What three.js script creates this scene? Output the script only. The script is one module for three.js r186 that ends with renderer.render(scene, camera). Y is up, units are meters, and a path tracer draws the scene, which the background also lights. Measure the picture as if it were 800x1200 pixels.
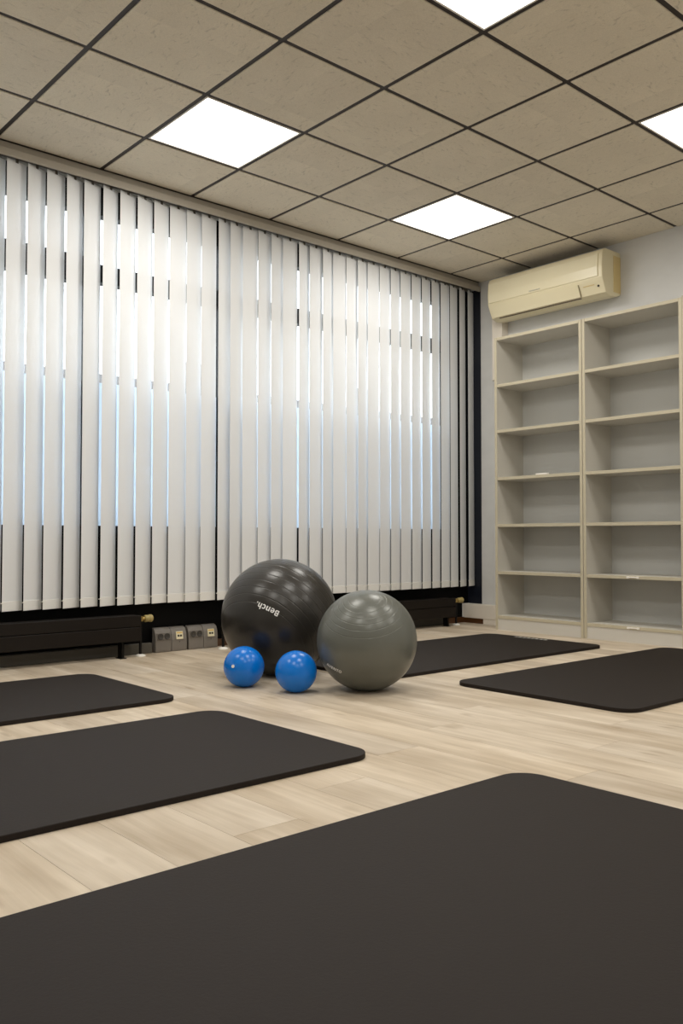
import * as THREE from 'three';
import { RoundedBoxGeometry } from 'three/addons/geometries/RoundedBoxGeometry.js';
import { TextGeometry } from 'three/addons/geometries/TextGeometry.js';
import { FontLoader } from 'three/addons/loaders/FontLoader.js';
import { RectAreaLightUniformsLib } from 'three/addons/lights/RectAreaLightUniformsLib.js';
import { mergeGeometries } from 'three/addons/utils/BufferGeometryUtils.js';

// ---------------------------------------------------------------- camera, sky, lamps, exposure
const scene = new THREE.Scene();
const camera = new THREE.PerspectiveCamera(61.08, 800 / 1200, 0.05, 200);
camera.position.set(-1.6073, 0.6905, 4.7024);
camera.lookAt(-1.6073 + 0.65836, 0.6905 + 0.03051, 4.7024 - 0.75209);
const renderer = new THREE.WebGLRenderer({ antialias: true });
renderer.toneMapping = THREE.LinearToneMapping;
renderer.toneMappingExposure = 1.6;
renderer.shadowMap.enabled = true;
RectAreaLightUniformsLib.init();
scene.background = new THREE.Color().setRGB(0.84, 0.93, 1.0);
scene.backgroundIntensity = 2.6;
const LAMP = 9.0;                                   // radiance of the ceiling panels
const LAMP_COLOR = new THREE.Color().setRGB(1.0, 0.965, 0.90);

// ---------------------------------------------------------------- sizes (metres; x along the window, z away from it)
const H = 2.812, XW = 3.96, XL = -3.0, ZB = 6.0, ZW = -0.08, TILE = 0.6;

// ---------------------------------------------------------------- helpers
let seed = 12345;
const rnd = () => { seed = (seed * 1664525 + 1013904223) >>> 0; return seed / 4294967296; };
const rr = (a, b) => a + (b - a) * rnd();
const used = {};
function numbered(name) {
  const n = used[name] = (used[name] ?? -1) + 1;
  return n ? name + '_' + String(n).padStart(3, '0') : name;
}
function thing(name, label, category, pos = [0, 0, 0], group) {
  const o = new THREE.Group();
  o.name = numbered(name); o.position.set(...pos); scene.add(o);
  o.userData = { label, category };
  if (group) o.userData.group = group;
  return o;
}
function struct(name, label, category, geo, mat) {
  const o = geo ? new THREE.Mesh(geo, mat) : new THREE.Group();
  o.name = name; o.userData = { kind: 'structure', label, category }; scene.add(o);
  return o;
}
function part(name, geo, mat, parent, pos) {
  const m = new THREE.Mesh(geo, mat); m.name = name; parent.add(m);
  if (pos) m.position.set(...pos);
  return m;
}
const box = (x0, x1, y0, y1, z0, z1) => new THREE.BoxGeometry(x1 - x0, y1 - y0, z1 - z0).translate((x0 + x1) / 2, (y0 + y1) / 2, (z0 + z1) / 2);
const rbox = (x0, x1, y0, y1, z0, z1, r = 0.003, s = 2) => new RoundedBoxGeometry(x1 - x0, y1 - y0, z1 - z0, s, r).translate((x0 + x1) / 2, (y0 + y1) / 2, (z0 + z1) / 2);
const cyl = (r, h, seg = 24, r2 = r) => new THREE.CylinderGeometry(r2, r, h, seg);
function extrudeAlongX(pts, x0, x1, bevel = 0) {        // pts = [z, y] outline
  const s = new THREE.Shape(pts.map(([z, y]) => new THREE.Vector2(-z, y)));
  const g = new THREE.ExtrudeGeometry(s, { depth: x1 - x0 - 2 * bevel, bevelEnabled: bevel > 0, bevelSize: bevel, bevelOffset: -bevel, bevelThickness: bevel, bevelSegments: 2, curveSegments: 10 });
  return g.rotateY(Math.PI / 2).translate(x0 + bevel, 0, 0);   // local z -> x, local x (= -z) -> z
}
function extrudeAlongZ(pts, z0, z1, bevel = 0) {        // pts = [x, y] outline
  const s = new THREE.Shape(pts.map(([x, y]) => new THREE.Vector2(x, y)));
  const g = new THREE.ExtrudeGeometry(s, { depth: z1 - z0 - 2 * bevel, bevelEnabled: bevel > 0, bevelSize: bevel, bevelOffset: -bevel, bevelThickness: bevel, bevelSegments: 2, curveSegments: 10 });
  return g.translate(0, 0, z0 + bevel);
}
// value noise on a lattice
const lat = new Float32Array(65536); for (let i = 0; i < 65536; i++) lat[i] = rnd();
const L = (x, y) => lat[((x & 255) + ((y & 255) << 8))];
function vnoise(x, y) {
  const xi = Math.floor(x), yi = Math.floor(y); let u = x - xi, v = y - yi;
  u = u * u * (3 - 2 * u); v = v * v * (3 - 2 * v);
  return (L(xi, yi) * (1 - u) + L(xi + 1, yi) * u) * (1 - v) + (L(xi, yi + 1) * (1 - u) + L(xi + 1, yi + 1) * u) * v;
}
const fbm = (x, y, o = 4) => { let s = 0, a = 0.5, t = 0; for (let i = 0; i < o; i++) { s += a * vnoise(x, y); t += a; a *= 0.5; x = x * 2.03 + 17.3; y = y * 2.03 + 9.1; } return s / t; };
function dataTexture(w, h, f, srgb) {
  const d = new Uint8Array(w * h * 4);
  for (let y = 0; y < h; y++) for (let x = 0; x < w; x++) {
    const c = f(x / w, y / h), k = (y * w + x) * 4;
    for (let i = 0; i < 3; i++) d[k + i] = Math.max(0, Math.min(255, Math.round((c.length ? c[i] : c) * 255)));
    d[k + 3] = 255;
  }
  const t = new THREE.DataTexture(d, w, h);
  t.magFilter = THREE.LinearFilter; t.minFilter = THREE.LinearMipmapLinearFilter; t.generateMipmaps = true;
  t.wrapS = t.wrapT = THREE.RepeatWrapping; if (srgb) t.colorSpace = THREE.SRGBColorSpace; t.needsUpdate = true;
  return t;
}
const M = (hex, roughness = 0.6, extra = {}) => new THREE.MeshPhysicalMaterial({ color: hex, roughness, ...extra });

// ---------------------------------------------------------------- materials
const woodTex = dataTexture(2048, 1024, (u, v) => {      // 2.4 m along the grain, 1.2 m across
  const x = u * 2.4, y = v * 1.2;
  const warp = 0.05 * (fbm(x * 1.6, y * 5, 3) - 0.5);
  const g1 = fbm(x * 2.2, (y + warp) * 55, 4), g2 = fbm(x * 9, (y + warp) * 260, 3), blot = fbm(x * 2.6 + 40, y * 9 + 7, 4);
  const ring = Math.abs(Math.sin((y + warp * 1.7) * 70 + 5 * fbm(x * 1.3, y * 6, 2)));
  let t = 0.28 * (g1 - 0.5) + 0.1 * (g2 - 0.5) + 0.75 * (blot - 0.5) + 0.04 * (ring - 0.6);
  const kn = fbm(x * 7 + 90, y * 22 + 31, 2); if (kn > 0.74) t -= (kn - 0.74) * 1.6;
  return [0.85 + 0.34 * t, 0.788 + 0.37 * t, 0.702 + 0.40 * t];
}, true);
const woodBump = dataTexture(1024, 512, (u, v) => fbm(u * 20, v * 300, 3));
const plankMats = [[1, 1, 1], [0.95, 0.945, 0.94], [1.03, 1.02, 1.0], [0.97, 0.955, 0.93], [0.92, 0.92, 0.925]].map(([r, g, b]) => {
  const m = new THREE.MeshPhysicalMaterial({ map: woodTex, bumpMap: woodBump, bumpScale: 0.0003, roughness: 0.5, specularIntensity: 0.6 });
  m.color.setRGB(0.8 * r, 0.8 * g, 0.8 * b); return m;
});
const tileTex = dataTexture(512, 512, (u, v) => {
  const f = fbm(u * 62 + 5 * fbm(u * 9, v * 9, 2), v * 22 + 3 * fbm(u * 7 + 30, v * 7, 2), 4), n = vnoise(u * 200, v * 200);
  let t = 0.94 + 0.05 * (n - 0.5) + 0.05 * (fbm(u * 3, v * 3, 3) - 0.5); if (f < 0.33) t -= (0.33 - f) * 0.55;
  return [t, t * 0.985, t * 0.955];
}, true);
const tileBump = dataTexture(512, 512, (u, v) => { const f = fbm(u * 62 + 5 * fbm(u * 9, v * 9, 2), v * 22 + 3 * fbm(u * 7 + 30, v * 7, 2), 4); return Math.max(0, Math.min(1, (f - 0.25) * 4)); });
const tileMats = [[0.84, 0.795, 0.70], [0.86, 0.815, 0.72], [0.82, 0.775, 0.685]].map((c) => {
  const m = new THREE.MeshPhysicalMaterial({ map: tileTex, bumpMap: tileBump, bumpScale: 0.0007, roughness: 0.95, specularIntensity: 0.2 });
  m.color.setRGB(...c); return m;
});
const wallTex = dataTexture(512, 512, (u, v) => { const t = 0.96 + 0.04 * (fbm(u * 60, v * 60, 3) - 0.5); return [t, t, t]; }, true);
wallTex.repeat.set(0.7, 0.7);
const wallBump = dataTexture(512, 512, (u, v) => fbm(u * 120, v * 120, 2));
const wallMat = new THREE.MeshPhysicalMaterial({ color: 0xdadad8, map: wallTex, bumpMap: wallBump, bumpScale: 0.0004, roughness: 0.85, specularIntensity: 0.3 });
const gridMat = M(0x2a211b, 0.6);
const blackPanel = M(0x050505, 0.6, { specularIntensity: 0.25 });
const frameMat = M(0x0d0e11, 0.5, { specularIntensity: 0.4 });
const weave = dataTexture(256, 256, (u, v) => { const t = 0.5 + 0.25 * Math.sin(u * 256 * 0.8) * Math.sin(v * 256 * 0.8) + 0.4 * (vnoise(u * 90, v * 90) - 0.5); return t; });
weave.repeat.set(12, 120);
const slatMat = new THREE.MeshPhysicalMaterial({ color: 0xf6f7f8, roughness: 0.9, bumpMap: weave, bumpScale: 0.0001, transmission: 0.2, thickness: 0, specularIntensity: 0.2 });
const hemMat = M(0xeeede9, 0.9);
const hangerMat = M(0x5a554d, 0.5);
const pelmetMat = M(0xada69a, 0.6);
const glassMat = new THREE.MeshPhysicalMaterial({ color: 0xffffff, roughness: 0, transmission: 1, thickness: 0, ior: 1.5 });
const filmMat = new THREE.MeshPhysicalMaterial({ color: 0xe6eef6, roughness: 1, transmission: 0.7, thickness: 0 });
const foam = dataTexture(512, 512, (u, v) => { const t = 0.5 + 0.6 * (fbm(u * 60, v * 60, 3) - 0.5) + 0.25 * (vnoise(u * 200, v * 200) - 0.5); return t; });
foam.repeat.set(3, 3);
const matMat = new THREE.MeshPhysicalMaterial({ color: 0x1f1814, roughness: 0.68, bumpMap: foam, bumpScale: 0.0004, specularIntensity: 0.5 });
const boardMat = M(0xc8c4ba, 0.55), bandMat = M(0xc0b79f, 0.5), backMat = M(0xc4c4c0, 0.6), plinthMat = M(0xcdc9c0, 0.55);
const acMat = M(0xe6dcbb, 0.38), acPanelMat = M(0xeae1c2, 0.3), acSideMat = M(0xd9c48c, 0.45), acDark = M(0x5a4c36, 0.6);
const radMat = M(0x17110c, 0.5, { specularIntensity: 0.5 }), ironMat = M(0x0c0a08, 0.5, { specularIntensity: 0.5 }), brassMat = M(0xb59a5c, 0.35, { metalness: 0.75 }), whiteMat = M(0xeeeae2, 0.5);
const ductMat = M(0x4f4b43, 0.6), trunkMat = M(0xe4dccf, 0.55), brownMat = M(0x4e2e10, 0.3, { clearcoat: 0.5, clearcoatRoughness: 0.2 });
const socketMat = M(0x77716a, 0.5), creamMat = M(0xe2d9b8, 0.45), darkMat = M(0x1d1a17, 0.6);

// ---------------------------------------------------------------- floor
{
  const floor = struct('floor', 'pale whitewashed oak laminate floor', 'floor', box(XL - 0.1, XW + 0.1, -0.2, -0.0101, -0.25, ZB + 0.1), M(0x6a5c48, 0.9));
  const PW = 0.192, PL = 1.285, g = 0.0005;
  let row = 0;
  for (let x = XW - PW; x > XL - PW; x -= PW, row++) {
    let z = -0.06 - ((row * 0.437) % 1) * PL;
    while (z < ZB) {
      const z0 = Math.max(z, -0.06), z1 = Math.min(z + PL, ZB), x0 = Math.max(x, XL), x1 = x + PW;
      z += PL; if (z1 - z0 < 0.02) continue;
      const geo = box(x0 + g, x1 - g, -0.01, 0, z0 + g, z1 - g), p = geo.attributes.position, uv = geo.attributes.uv;
      const ou = rr(0, 1.1), ov = rr(0, 1.0);
      for (let i = 0; i < p.count; i++) uv.setXY(i, (p.getZ(i) - z0 + ou) / 2.4, (p.getX(i) - x0 + ov) / 1.2);
      part('plank', geo, plankMats[Math.floor(rnd() * 5)], floor);
    }
  }
}
// ---------------------------------------------------------------- ceiling: slab, tiles, bars, lamps
const isLamp = (i, j) => [-2, 1, 4].includes(i) && [1, 4, 7].includes(j);
{
  const ceiling = struct('ceiling', 'suspended ceiling of beige mineral tiles in a dark grid', 'ceiling', box(XL - 0.1, XW + 0.1, H + 0.2, H + 0.35, -0.25, ZB + 0.1), wallMat);
  const b = 0.0125;
  for (let i = -5; i <= 6; i++) for (let j = 0; j <= 9; j++) {
    if (isLamp(i, j)) continue;
    const x0 = Math.max(i * TILE + b, XL), x1 = Math.min((i + 1) * TILE - b, XW), z0 = Math.max(j * TILE + b, 0.094), z1 = Math.min((j + 1) * TILE - b, ZB);
    const geo = rbox(x0, x1, H, H + 0.016, z0, z1, 0.0025, 1), p = geo.attributes.position, uv = geo.attributes.uv;
    const turn = Math.floor(rnd() * 2), ox = rnd(), oz = rnd();
    for (let k = 0; k < p.count; k++) { const a = p.getX(k) / TILE + ox, c = p.getZ(k) / TILE + oz; uv.setXY(k, turn ? c : a, turn ? a : c); }
    part('ceiling_tile', geo, tileMats[Math.floor(rnd() * 3)], ceiling);
  }
  part('grid_bar', box(XL, XW, H + 0.004, H + 0.03, 0.062, 0.105), gridMat, ceiling);
  for (let j = 1; j <= 9; j++) part('grid_bar', box(XL, XW, H + 0.005, H + 0.03, j * TILE - 0.014, j * TILE + 0.014), gridMat, ceiling);
  for (let i = -4; i <= 6; i++) part('grid_bar', box(i * TILE - 0.014, i * TILE + 0.014, H + 0.0045, H + 0.03, 0.106, ZB), gridMat, ceiling);
  const glow = new THREE.MeshStandardMaterial({ color: 0xffffff, roughness: 0.6, emissive: LAMP_COLOR, emissiveIntensity: 1.6 });
  const names = { '1,7': 'square ceiling light of the middle file, farthest from the window', '4,7': 'square ceiling light of the shelf file, farthest from the window', '-2,1': 'square ceiling light left of the photo, nearest the window', '-2,4': 'square ceiling light left of the photo, middle row', '-2,7': 'square ceiling light right above the camera',  '1,1': 'square ceiling light nearest the left end of the blind', '4,1': 'square ceiling light in front of the air conditioner, above the blind', '1,4': 'square ceiling light cut off by the top edge of the photo', '4,4': 'square ceiling light cut off by the right edge, nearest the shelf wall' };
  for (const i of [1, 4, -2]) for (const j of [1, 4, 7]) {
    const cx = (i + 0.5) * TILE, cz = (j + 0.5) * TILE;
    const t = thing('ceiling_light', names[i + ',' + j] ?? 'square ceiling light behind the camera', 'ceiling light', [cx, H, cz], 'square ceiling lights');
    const s = TILE / 2 - 0.0125, f = 0.008;
    const fr = mergeGeometries([box(-s, s, 0, 0.012, -s, -s + f), box(-s, s, 0, 0.012, s - f, s), box(-s, -s + f, 0, 0.012, -s + f, s - f), box(s - f, s, 0, 0.012, -s + f, s - f)]);
    part('frame', fr, M(0xd8d4cc, 0.5), t);
    part('diffuser', box(-s + f, s - f, 0.002, 0.01, -s + f, s - f), glow, t);
    const l = new THREE.RectAreaLight(LAMP_COLOR, LAMP, 2 * (s - f), 2 * (s - f));
    l.position.set(cx, H - 0.002, cz); l.rotation.x = -Math.PI / 2; l.name = 'panel_lamp'; scene.add(l);
  }
}
// ---------------------------------------------------------------- walls
struct('wall_right', 'pale grey painted wall behind the shelving', 'wall', box(XW, XW + 0.12, -0.2, H + 0.35, -0.25, ZB + 0.1), wallMat);
struct('wall_left', 'pale painted side wall', 'wall', box(XL - 0.12, XL, -0.2, H + 0.35, -0.25, ZB + 0.1), wallMat);
struct('wall_back', 'pale painted rear wall', 'wall', box(XL - 0.12, XW + 0.12, -0.2, H + 0.35, ZB, ZB + 0.12), wallMat);
{
  const w = struct('wall_front', 'black window wall below and around the glazing', 'wall');
  part('parapet', box(XL, XW, -0.2, 0.73, -0.2, -0.055), blackPanel, w);
  part('header', box(XL, XW, 2.63, H + 0.35, -0.2, -0.055), blackPanel, w);
  part('pier', box(3.685, XW, 0.73, 2.63, -0.2, -0.055), blackPanel, w);
}
function windowUnit(n, x0, x1, tr0, tr1, posts) {
  const w = struct('window_' + n, 'tall dark framed window behind the blind', 'window');
  const za = ZW - 0.04, zb = ZW + 0.03;
  part('transom', box(x0, x1, tr0, tr1, za, zb), frameMat, w);
  part('sill_rail', box(x0, x1, 0.73, 0.765, za, zb), frameMat, w);
  part('top_rail', box(x0, x1, 2.60, 2.63, za, zb), frameMat, w);
  const xs = [x0, ...posts, x1];
  xs.forEach((x, i) => part('mullion', box(i ? x - 0.04 : x, i === xs.length - 1 ? x : x + 0.04, 0.73, 2.63, za, zb + 0.004), frameMat, w));
  for (let i = 0; i + 1 < xs.length; i++) {
    const a = xs[i] + 0.03, b = xs[i + 1] - 0.03;
    const p = part('pane', box(a, b, 0.75, tr0 + 0.005, ZW - 0.003, ZW + 0.001), glassMat, w);
    part('frosted_film', box(a, b, 0.76, 1.61, ZW + 0.003, ZW + 0.0035), filmMat, w);
    part('pane', box(a, b, tr1 - 0.005, 2.61, ZW - 0.003, ZW + 0.001), glassMat, w);
  }
}
windowUnit(1, XL, 0.60, 2.175, 2.335, [-1.2]);
windowUnit(2, 0.60, 3.685, 2.20, 2.306, [1.53]);
struct('trim_1', 'beige pelmet rail along the ceiling above the blind', 'pelmet',
  extrudeAlongX([[-0.05, 2.85], [-0.05, 2.765], [0.088, 2.765], [0.088, 2.732], [0.097, 2.732], [0.1, 2.737], [0.1, 2.772], [0.094, 2.776], [0.078, 2.778], [0.078, 2.8115], [0.06, 2.8115], [0.06, 2.85]], XL, XW - 0.012), pelmetMat);
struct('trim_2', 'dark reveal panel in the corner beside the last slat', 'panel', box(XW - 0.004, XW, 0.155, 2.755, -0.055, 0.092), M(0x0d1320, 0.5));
{
  const b = struct('baseboard_front', 'dark brown and grey skirting under the radiators', 'baseboard');
  part('wood_strip', box(XL, XW, 0, 0.045, -0.055, -0.035), brownMat, b);
  part('grey_skirting', rbox(XL, 0.995, 0, 0.062, -0.035, 0.0, 0.004), ductMat, b);
  part('grey_skirting', rbox(1.75, 3.62, 0, 0.062, -0.035, 0.0, 0.004), ductMat, b);
  const r = struct('baseboard_right', 'low skirting under the white trunking in the corner', 'baseboard');
  part('wood_strip', box(3.885, XW, 0, 0.041, -0.035, 0.165), brownMat, r);
  part('white_strip', box(3.885, XW, 0, 0.041, 0.165, 0.505), trunkMat, r);
}
// ---------------------------------------------------------------- vertical blinds
{
  const slats = [[-0.0905, 21], [0.0216, 23.2], [0.1325, 17.5], [0.2434, 22.2], [0.3529, 18.2], [0.4631, 23.5], [0.5698, 19.0], [0.6826, 23.0], [0.7936, 18.0], [0.9062, 17.8], [1.0165, 17.5], [1.1332, 6.5], [1.2472, 13.2], [1.3566, 11.2], [1.4747, 19.8], [1.5685, 16.8], [1.676, 5.0], [1.7926, 11.5], [1.897, 15.2], [2.0069, 2.0], [2.1309, 17.2], [2.2373, 6.2], [2.3475, 15.0], [2.4567, 2.0], [2.5758, 8.2], [2.6817, 13.5], [2.7909, 3.7], [2.9081, 7.8], [3.0192, 11.5], [3.1299, 6.8], [3.2472, 9.8], [3.3585, 12.0], [3.4681, 13.8], [3.5789, 9.2], [3.6838, 14.0], [3.7894, 19.5], [3.893, 20]];
  for (let k = 1; k <= 26; k++) slats.unshift([-0.0905 - k * 0.111, 21 + ((k * 7) % 5) - 2]);
  const W = 0.127, Y0 = 0.302, Y1 = 2.737;
  const slatGeo = new THREE.BoxGeometry(W, Y1 - Y0, 0.0008), hemGeo = new RoundedBoxGeometry(W + 0.0006, 0.052, 0.0032, 1, 0.0012);
  const bead = mergeGeometries([new THREE.SphereGeometry(0.0042, 10, 8), cyl(0.0016, 0.016, 8).rotateZ(Math.PI / 2).translate(-0.006, 0, 0)]);
  const clip = new RoundedBoxGeometry(0.018, 0.03, 0.006, 1, 0.002);
  const A = thing('vertical_blind', 'white vertical blind at the left of the photo, up to the dark gap', 'blind', [0, 0, 0.04], 'vertical blinds');
  const B = thing('vertical_blind', 'wide white vertical blind from the dark gap to the corner', 'blind', [0, 0, 0.04], 'vertical blinds');
  for (const [x, deg] of slats) {
    if (x < XL + 0.07) continue;
    const par = x < 0.5 ? A : B;
    const s = part('slat', slatGeo, slatMat, par, [x, (Y0 + Y1) / 2, 0]); s.rotation.y = THREE.MathUtils.degToRad(deg);
    const h0 = Y0 - (Y0 + Y1) / 2;
    part('hem', hemGeo, hemMat, s, [0, h0 + 0.027, 0]);
    part('chain_bead', bead, whiteMat, s, [-W / 2 - 0.001, h0 + 0.044, 0.002]);
    part('hanger', clip, hangerMat, s, [0, -h0 + 0.006, 0]);
  }
  part('headrail', rbox(XL + 0.01, 0.5, 2.753, 2.764, -0.02, 0.02, 0.002), M(0x5b5650, 0.5), A);
  part('headrail', rbox(0.51, 3.9, 2.753, 2.764, -0.02, 0.02, 0.002), M(0x5b5650, 0.5), B);
}
// ---------------------------------------------------------------- bookcases
function bookcase(z0, z1, top, label, tags) {
  const xf = 3.6275, t = 0.022, xb = XW - 0.002, o = thing('bookcase', label, 'bookcase', [xf, 0, z0], 'empty bookcases along the wall');
  const D = xb - xf, W = z1 - z0;
  const sideG = box(0.002, D, 0, top, 0, t), sideB = rbox(0, 0.003, 0, top, 0.0004, t - 0.0004, 0.001, 1);
  for (const z of [0, W - t]) { const s = part('side_panel', sideG, boardMat, o, [0, 0, z]); part('edge_band', sideB, bandMat, s); }
  const shG = box(0.003, D - 0.008, -t, 0, t, W - t), shB = rbox(0, 0.0035, -t, 0, t + 0.0005, W - t - 0.0005, 0.001, 1);
  for (const y of [1.866, 1.516, 1.155, 0.80, 0.443, 0.108]) {
    const s = part('shelf', shG, boardMat, o, [0.002, y, 0]); part('edge_band', shB, bandMat, s);
  }
  const tp = part('top_panel', shG, boardMat, o, [0.001, top, 0]); part('edge_band', shB, bandMat, tp);
  part('back_panel', box(D - 0.007, D, 0.05, top - 0.002, t, W - t), backMat, o);
  part('plinth', box(0.006, 0.024, 0, 0.0855, t, W - t), plinthMat, o);
  for (const [y, za, zb, kind] of tags) {
    if (kind === 'clip') part('label_holder', mergeGeometries([rbox(-0.004, 0.004, y - 0.014, y - 0.006, za - z0, zb - z0, 0.002, 1), rbox(-0.006, 0.004, y - 0.018, y - 0.004, za - z0, za - z0 + 0.018, 0.002, 1), rbox(-0.006, 0.004, y - 0.018, y - 0.004, zb - z0 - 0.018, zb - z0, 0.002, 1)]), whiteMat, o);
    else part('white_strip', rbox(0.004, 0.03, y, y + 0.011, za - z0, zb - z0, 0.002, 1), whiteMat, o);
  }
  return o;
}
bookcase(0.498, 1.267, 2.225, 'narrow empty bookcase standing nearest the corner and the blind', [[1.155, 0.87, 0.97, 'strip']]);
bookcase(1.271, 2.004, 2.225, 'empty bookcase with small white label holders on two shelf edges', [[0.443, 1.60, 1.69, 'clip'], [0.108, 1.60, 1.69, 'clip']]);
bookcase(2.005, 2.77, 2.235, 'bookcase of which only a sliver shows at the right edge', []);

// ---------------------------------------------------------------- air conditioner and its trunking
{
  const z0 = 0.36, z1 = 1.378, o = thing('air_conditioner', 'cream wall mounted air conditioner above the bookcases', 'air conditioner', [XW - 0.033, 2.4, z0]);
  const W = z1 - z0;
  // outline in x (from the wall, negative into the room) and y above the unit's base
  const prof = [[0.033, 0.03], [-0.02, 0.012], [-0.10, 0.004], [-0.155, 0.024], [-0.196, 0.106], [-0.204, 0.125], [-0.207, 0.2], [-0.2, 0.29], [-0.185, 0.322], [-0.155, 0.334], [0.033, 0.336]];
  part('body', extrudeAlongZ(prof, 0, W, 0.006), acMat, o);
  part('front_panel', extrudeAlongZ([[-0.2, 0.13], [-0.211, 0.134], [-0.2145, 0.2], [-0.208, 0.286], [-0.198, 0.306], [-0.19, 0.3], [-0.195, 0.2]], 0.012, W - 0.032, 0.003), acPanelMat, o);
  part('louver', extrudeAlongZ([[-0.192, 0.106], [-0.204, 0.104], [-0.166, 0.024], [-0.156, 0.02], [-0.15, 0.03]], 0.03, W - 0.20, 0.002), acMat, o);
  part('louver_slot', box(-0.1635, -0.15, 0.0125, 0.0165, 0.08, W - 0.20), acDark, o);
  part('louver_slot', extrudeAlongZ([[-0.1985, 0.103], [-0.2015, 0.104], [-0.1645, 0.022], [-0.161, 0.022]], W - 0.1965, W - 0.1945, 0), acDark, o);
  part('side_cover', box(-0.06, 0.03, 0.04, 0.30, W - 0.001, W + 0.0025), acSideMat, o);
  part('top_grille', box(-0.14, -0.02, 0.3345, 0.338, 0.03, W - 0.03), acDark, o);
  part('indicator', cyl(0.007, 0.006, 16).rotateZ(Math.PI / 2).rotateZ(0.5), darkMat, o, [-0.181, 0.07, W - 0.045]);
  part('display_mark', extrudeAlongZ([[-0.187, 0.084], [-0.189, 0.086], [-0.186, 0.08]], W - 0.165, W - 0.075, 0), acSideMat, o);
  part('badge', rbox(-0.2165, -0.211, 0.143, 0.151, 0.40, 0.50, 0.002, 1), M(0xc6c0ae, 0.4), o);
  const t = thing('pipe_trunking', 'cream vertical pipe trunking below the left end of the air conditioner', 'trunking', [XW, 1.96, 0.274]);
  part('cover', rbox(-0.08, 0, 0, 0.5, 0, 0.1, 0.003), trunkMat, t);
  part('coupler', rbox(-0.083, 0, 0, 0.006, -0.003, 0.103, 0.002, 1), trunkMat, t);
  const c = thing('cable_trunking', 'white horizontal cable trunking in the corner beside the radiator valve', 'trunking', [XW, 0.041, -0.054]);
  part('cover', rbox(-0.079, 0, 0, 0.113, 0, 0.556, 0.003), trunkMat, c);
  part('end_cap', rbox(-0.081, 0, -0.001, 0.1145, 0, 0.012, 0.003), whiteMat, c);
}
// ---------------------------------------------------------------- radiators
function radiator(x0, x1, label, y0, y1, legs, pipeX, knobX) {
  const o = thing('radiator', label, 'radiator', [x0, 0, 0.075], 'low brown radiators'), w = x1 - x0;
  const ym = (y0 + y1) / 2 + 0.008, d = 0.045;
  part('upper_panel', rbox(0, w, ym + 0.002, y1, d - 0.014, d, 0.003), radMat, o);
  part('lower_panel', rbox(0, w, y0, ym - 0.002, d - 0.014, d, 0.003), radMat, o);
  part('back_panel', rbox(0, w, y0, y1, -d, -d + 0.012, 0.003), radMat, o);
  part('core', box(0.004, w - 0.004, y0 + 0.012, y1 - 0.004, -d + 0.012, d - 0.0135), ironMat, o);
  for (const x of [0, w - 0.006]) part('end_plate', rbox(x, x + 0.006, y0 + 0.002, y1 - 0.001, -d + 0.004, d - 0.005, 0.002, 1), radMat, o);
  for (const x of legs) part('leg', mergeGeometries([box(-0.009, 0.009, 0, y0 + 0.02, 0.028, 0.034), box(-0.009, -0.005, 0, y0 + 0.02, -0.01, 0.034), box(0.005, 0.009, 0, y0 + 0.02, -0.01, 0.034), box(-0.018, 0.018, 0, 0.004, -0.02, 0.046)]), ironMat, o, [x - x0, 0, 0]);
  const px = pipeX - x0, kx = knobX - x0, dir = Math.sign(kx - w / 2), yv = y1 - 0.025, zz = -0.008;
  const p = part('pipe', mergeGeometries([cyl(0.0085, yv, 16).translate(px, yv / 2, zz), cyl(0.0085, Math.abs(px - (dir > 0 ? w : 0)), 16).rotateZ(Math.PI / 2).translate((px + (dir > 0 ? w : 0)) / 2, yv, zz)]), ironMat, o);
  part('floor_rosette', new THREE.LatheGeometry([[0, 0.012], [0.012, 0.012], [0.026, 0.008], [0.031, 0.002], [0.031, 0]].map(([a, b]) => new THREE.Vector2(a, b)), 28), whiteMat, p, [px, 0, zz]);
  const v = part('valve', mergeGeometries([cyl(0.014, 0.03, 20).translate(px, yv, zz), cyl(0.011, 0.03, 20).rotateZ(Math.PI / 2).translate(px + dir * 0.015, yv, zz)]), brassMat, o);
  const knob = new THREE.LatheGeometry([[0, 0], [0.017, 0], [0.021, 0.005], [0.021, 0.02], [0.0185, 0.024], [0.0185, 0.028], [0.0225, 0.032], [0.0225, 0.046], [0.018, 0.052], [0, 0.053]].map(([a, b]) => new THREE.Vector2(a, b)), 28).rotateZ(-dir * Math.PI / 2);
  part('knob', knob, M(0xa89761, 0.4), v, [px + dir * 0.024, yv, zz]);
  return o;
}
radiator(-2.6, 0.857, 'low dark brown radiator at the left of the photo beside the sockets', 0.095, 0.243, [0.745, -0.9, -2.3], 0.879, 0.93);
radiator(1.56, 3.605, 'low dark brown radiator behind the exercise balls, ending near the corner', 0.072, 0.220, [3.526, 2.2], 3.668, 3.74);
{
  const o = thing('heating_pipe', 'black upright pipe with white floor collar between sockets and large ball', 'pipe', [1.425, 0, 0.115]);
  part('pipe', cyl(0.009, 0.2, 16).translate(0, 0.1, 0), ironMat, o);
  part('floor_rosette', new THREE.LatheGeometry([[0, 0.014], [0.012, 0.014], [0.026, 0.009], [0.031, 0.002], [0.031, 0]].map(([a, b]) => new THREE.Vector2(a, b)), 28), whiteMat, o);
  part('elbow', new THREE.TubeGeometry(new THREE.QuadraticBezierCurve3(new THREE.Vector3(0, 0.195, 0), new THREE.Vector3(0, 0.215, 0), new THREE.Vector3(0.14, 0.205, -0.04)), 12, 0.009, 10), ironMat, o);
}
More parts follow.
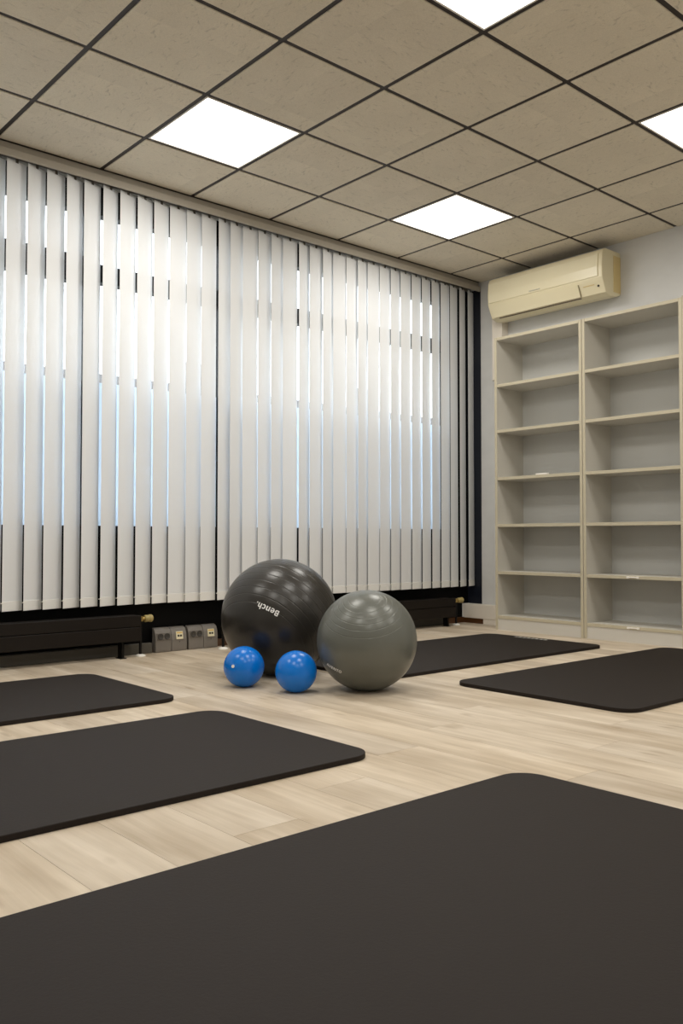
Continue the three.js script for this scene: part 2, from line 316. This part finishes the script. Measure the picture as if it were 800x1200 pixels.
// ---------------------------------------------------------------- socket boxes
{
  const outline = [[-0.034, 0], [0.012, 0], [0.014, 0.01], [0.0145, 0.07], [0.009, 0.105], [-0.002, 0.13], [-0.016, 0.142], [-0.034, 0.146]];
  const tilt = -0.16;
  [[1.010, 1.118, 'power', 'grey double power socket box nearest the left radiator valve'], [1.120, 1.226, 'data', 'grey data socket box with yellowed plate beside the left power box'], [1.240, 1.346, 'power', 'grey double power socket box in the middle of the row'], [1.348, 1.452, 'data', 'grey data socket box nearest the large ball']].forEach(([a, b, kind, label]) => {
    const w = b - a, o = thing('socket_box', label, 'socket', [a, 0.002, 0], 'socket boxes on the floor by the window');
    part('housing', extrudeAlongX(outline, 0, w, 0.004), socketMat, o);
    const fy = 0.094, fz = 0.0125;
    if (kind === 'power') {
      part('plate', rbox(-0.046, 0.046, -0.021, 0.021, -0.002, 0.003, 0.002, 1), M(0x6a645c, 0.5), o, [w / 2, fy, fz]).rotation.x = tilt;
      for (const s of [-1, 1]) {
        const q = part('outlet', new THREE.LatheGeometry([[0.0185, 0.0], [0.0185, 0.004], [0.0165, 0.004], [0.0155, 0.0008], [0, 0.0008]].map(([r, y]) => new THREE.Vector2(r, y)), 28).rotateX(Math.PI / 2), M(0x3b3732, 0.5), o, [w / 2 + s * 0.0225, fy, fz + 0.0025]);
        q.rotation.x = tilt;
        part('pin_hole', mergeGeometries([cyl(0.0025, 0.001, 10).rotateX(Math.PI / 2).translate(-0.0065, 0, 0.0015), cyl(0.0025, 0.001, 10).rotateX(Math.PI / 2).translate(0.0065, 0, 0.0015)]), darkMat, q);
      }
    } else {
      const q = part('plate', rbox(-0.024, 0.024, -0.024, 0.024, -0.002, 0.004, 0.002, 1), creamMat, o, [w / 2, fy, fz]); q.rotation.x = tilt;
      for (const s of [-1, 1]) part('port', box(s * 0.0085 - 0.0065, s * 0.0085 + 0.0065, -0.009, 0.003, 0.0038, 0.0046), darkMat, q);
      part('label_strip', box(-0.02, 0.02, 0.012, 0.019, 0.0038, 0.0044), M(0xd8b45a, 0.5), q);
      part('screw', cyl(0.003, 0.002, 12).rotateX(Math.PI / 2), darkMat, o, [w / 2, 0.055, 0.0145]);
    }
  });
}
// ---------------------------------------------------------------- exercise mats
function mat(x0, x1, z0, z1, label, turn = 0, r = 0.085, th = 0.017) {
  const cx = (x0 + x1) / 2, cz = (z0 + z1) / 2, w = x1 - x0, d = z1 - z0;
  const s = new THREE.Shape(), a = -w / 2, b = w / 2, c = -d / 2, e = d / 2;
  s.moveTo(a + r, c); s.lineTo(b - r, c); s.absarc(b - r, c + r, r, -Math.PI / 2, 0); s.lineTo(b, e - r); s.absarc(b - r, e - r, r, 0, Math.PI / 2);
  s.lineTo(a + r, e); s.absarc(a + r, e - r, r, Math.PI / 2, Math.PI); s.lineTo(a, c + r); s.absarc(a + r, c + r, r, Math.PI, Math.PI * 1.5);
  const bv = 0.0025, g = new THREE.ExtrudeGeometry(s, { depth: th - 2 * bv, bevelEnabled: true, bevelSize: bv, bevelOffset: -bv, bevelThickness: bv, bevelSegments: 3, curveSegments: 14 });
  g.rotateX(-Math.PI / 2).translate(0, bv + 0.0004, 0);
  const o = thing('exercise_mat', label, 'mat', [cx, 0, cz], 'black exercise mats on the floor'); o.rotation.y = turn;
  part('foam_sheet', g, matMat, o);
  return o;
}
mat(-1.48, 0.468, 3.125, 4.16, 'largest looking black mat filling the foreground');
mat(-1.65, 0.292, 1.772, 2.70, 'black mat at the left in the middle distance, nearer than the blue balls');
mat(-1.62, 0.325, 0.575, 1.46, 'black mat at the left edge in front of the radiator');
const logoMat = mat(1.33, 3.275, 0.725, 1.655, 'black mat behind the light grey ball, in front of the bookcases');
mat(1.5, 3.47, 1.945, 2.875, 'black mat cut off by the right edge, in front of the right bookcase');
{ // small white print along the short edge of the far mat: too small to read, strokes as seen
  const gs = []; let z = -0.20;
  for (const w of [0.018, 0.03, 0.022, 0.03, 0.018, 0.03, 0.024, 0.03]) { gs.push(box(-0.016, 0.0, 0, 0.0006, z, z + w)); gs.push(box(0.006, 0.016, 0, 0.0006, z, z + w * 0.6)); z += w + 0.009; }
  part('print', mergeGeometries(gs), M(0xc9c5bd, 0.7), logoMat, [0.925, 0.0172, 0.0]);
}
// ---------------------------------------------------------------- balls
const font = await new FontLoader().loadAsync('fonts/droid/droid_sans_bold.typeface.json');
const camR = new THREE.Vector3(0.75246, -0.00112, 0.65864), camU = new THREE.Vector3(-0.01925, 0.99953, 0.0237), camB = new THREE.Vector3(-0.65836, -0.03051, 0.75209);
const dirOf = (a, b, c) => new THREE.Vector3().addScaledVector(camR, a).addScaledVector(camU, b).addScaledVector(camB, c).normalize();
function ball(name, label, group, c, R, material, axis, rings, depth, sink) {
  const o = thing(name, label, 'ball', [c[0], 0, c[1]], group);
  const pts = [], N = rings.length ? 1400 : 96;
  for (let i = 0; i <= N; i++) {
    const a = i / N * Math.PI; let r = R;
    for (const q of rings) { const d = (a * 180 / Math.PI - q) / 0.36; r -= depth * Math.exp(-d * d); }
    pts.push(new THREE.Vector2(Math.max(1e-5, r * Math.sin(a)), r * Math.cos(a)));
  }
  pts.reverse();
  const q = new THREE.Quaternion().setFromUnitVectors(new THREE.Vector3(0, 1, 0), axis);
  const g = new THREE.LatheGeometry(pts, rings.length ? 96 : 72).applyQuaternion(q).translate(0, R - sink, 0);
  const p = g.attributes.position; for (let i = 0; i < p.count; i++) if (p.getY(i) < 0.0003) p.setY(i, 0.0003);   // flat where it presses on the floor
  part('shell', g, material, o);
  return { o, centre: new THREE.Vector3(0, R - sink, 0), R };
}
function print(b, text, n, right, size, material, name = 'print', slant = 0) {
  const g = new TextGeometry(text, { font, size, depth: 0.0003, curveSegments: 5 }); g.computeBoundingBox();
  const bb = g.boundingBox, cx = (bb.min.x + bb.max.x) / 2, cy = (bb.min.y + bb.max.y) / 2;
  const r = right.clone().addScaledVector(n, -right.dot(n)).normalize(), u = n.clone().cross(r);
  const p = g.attributes.position, v = new THREE.Vector3();
  for (let i = 0; i < p.count; i++) {
    const x = p.getX(i) - cx + slant * (p.getY(i) - cy), y = p.getY(i) - cy, h = p.getZ(i);
    v.copy(n).multiplyScalar(b.R).addScaledVector(r, x).addScaledVector(u, y).setLength(b.R + 0.0007 + h).add(b.centre);
    p.setXYZ(i, v.x, v.y, v.z);
  }
  g.computeVertexNormals();
  part(name, g, material, b.o);
}
const inkMat = M(0xf2f1ee, 0.6);
{
  const dark = M(0x2b2824, 0.3, { specularIntensity: 1 });
  const b1 = ball('exercise_ball', 'large charcoal exercise ball, the tallest of the balls', 'grey exercise balls', [1.079, 1.154], 0.295, dark, dirOf(-0.42, -0.55, 0.72), [54, 62, 70, 78, 86, 94, 102, 110, 118, 126], 0.0009, 0.004);
  print(b1, 'Bench.', dirOf(-0.135, 0.245, 0.96), dirOf(-0.905, 0.42, 0), 0.0285, inkMat);
  const grey = M(0x646660, 0.31, { specularIntensity: 1, metalness: 0.1 });
  const b2 = ball('exercise_ball', 'lighter grey exercise ball in front of the large one', 'grey exercise balls', [1.106, 1.779], 0.229, grey, dirOf(-0.06, 0.9, 0.43), [18, 25, 32, 39, 46, 54, 126, 134, 141, 148, 155], 0.0005, 0.004);
  print(b2, 'AVENTO', dirOf(-0.66, -0.455, 0.6), dirOf(0.95, -0.12, 0.3), 0.0165, inkMat, 'print', 0.25);
  const blue = M(0x0074d6, 0.25, { specularIntensity: 0.9 });
  const b3 = ball('small_ball', 'small blue ball with a white plug, left of the two', 'small blue balls', [0.73, 1.342], 0.0945, blue, dirOf(-0.45, 0.17, 0.87), [], 0, 0.0012);
  const n = dirOf(-0.43, 0.17, 0.885), plug = cyl(0.0075, 0.003, 20).applyQuaternion(new THREE.Quaternion().setFromUnitVectors(new THREE.Vector3(0, 1, 0), n));
  part('plug', plug, whiteMat, b3.o, b3.centre.clone().addScaledVector(n, 0.0945).toArray());
  ball('small_ball', 'small blue ball in front, right of the two', 'small blue balls', [0.824, 1.615], 0.0935, blue, dirOf(0.2, 0.3, -0.9), [], 0, 0.0012);
}
// ---------------------------------------------------------------- outside
{
  struct('ground', 'pale paving outside the window', 'ground', box(-60, 90, -0.45, -0.25, -70, -0.26), M(0xa8a8a4, 0.9));
  const o = thing('terraced_house', 'pale house row with dark roof seen in slivers between the slats', 'building', [-6, -0.25, -24]);
  const wl = part('wall', box(0, 60, 0, 5.7, -8, 0), M(0x6f6c68, 0.9), o);
  part('roof', extrudeAlongX([[0.4, 5.5], [0.4, 5.7], [-4, 7.6], [-8.4, 5.7], [-8.4, 5.5]], -0.3, 60.3), M(0x4b4643, 0.85), o);
  for (let k = 0; k < 24; k++) for (const y of [0.9, 3.7]) {
    const w = part('window', box(0, 1.2, 0, 1.4, 0, 0.06), M(0xdcdcda, 0.6), wl, [0.7 + k * 2.45, y, 0.001]);
    w.userData.kind = 'part';
    part('glazing', box(0.08, 1.12, 0.08, 1.32, 0.05, 0.066), M(0x2a3036, 0.2), wl, [0.7 + k * 2.45, y, 0.001]);
  }
  for (let k = 0; k < 6; k++) part('chimney', box(0, 0.7, 0, 1.6, -0.5, 0), M(0x6a5248, 0.9), o, [4 + k * 10, 7, -3.8]);
}
scene.traverse((m) => { if (m.isMesh) { m.castShadow = true; m.receiveShadow = true; } });
renderer.render(scene, camera);
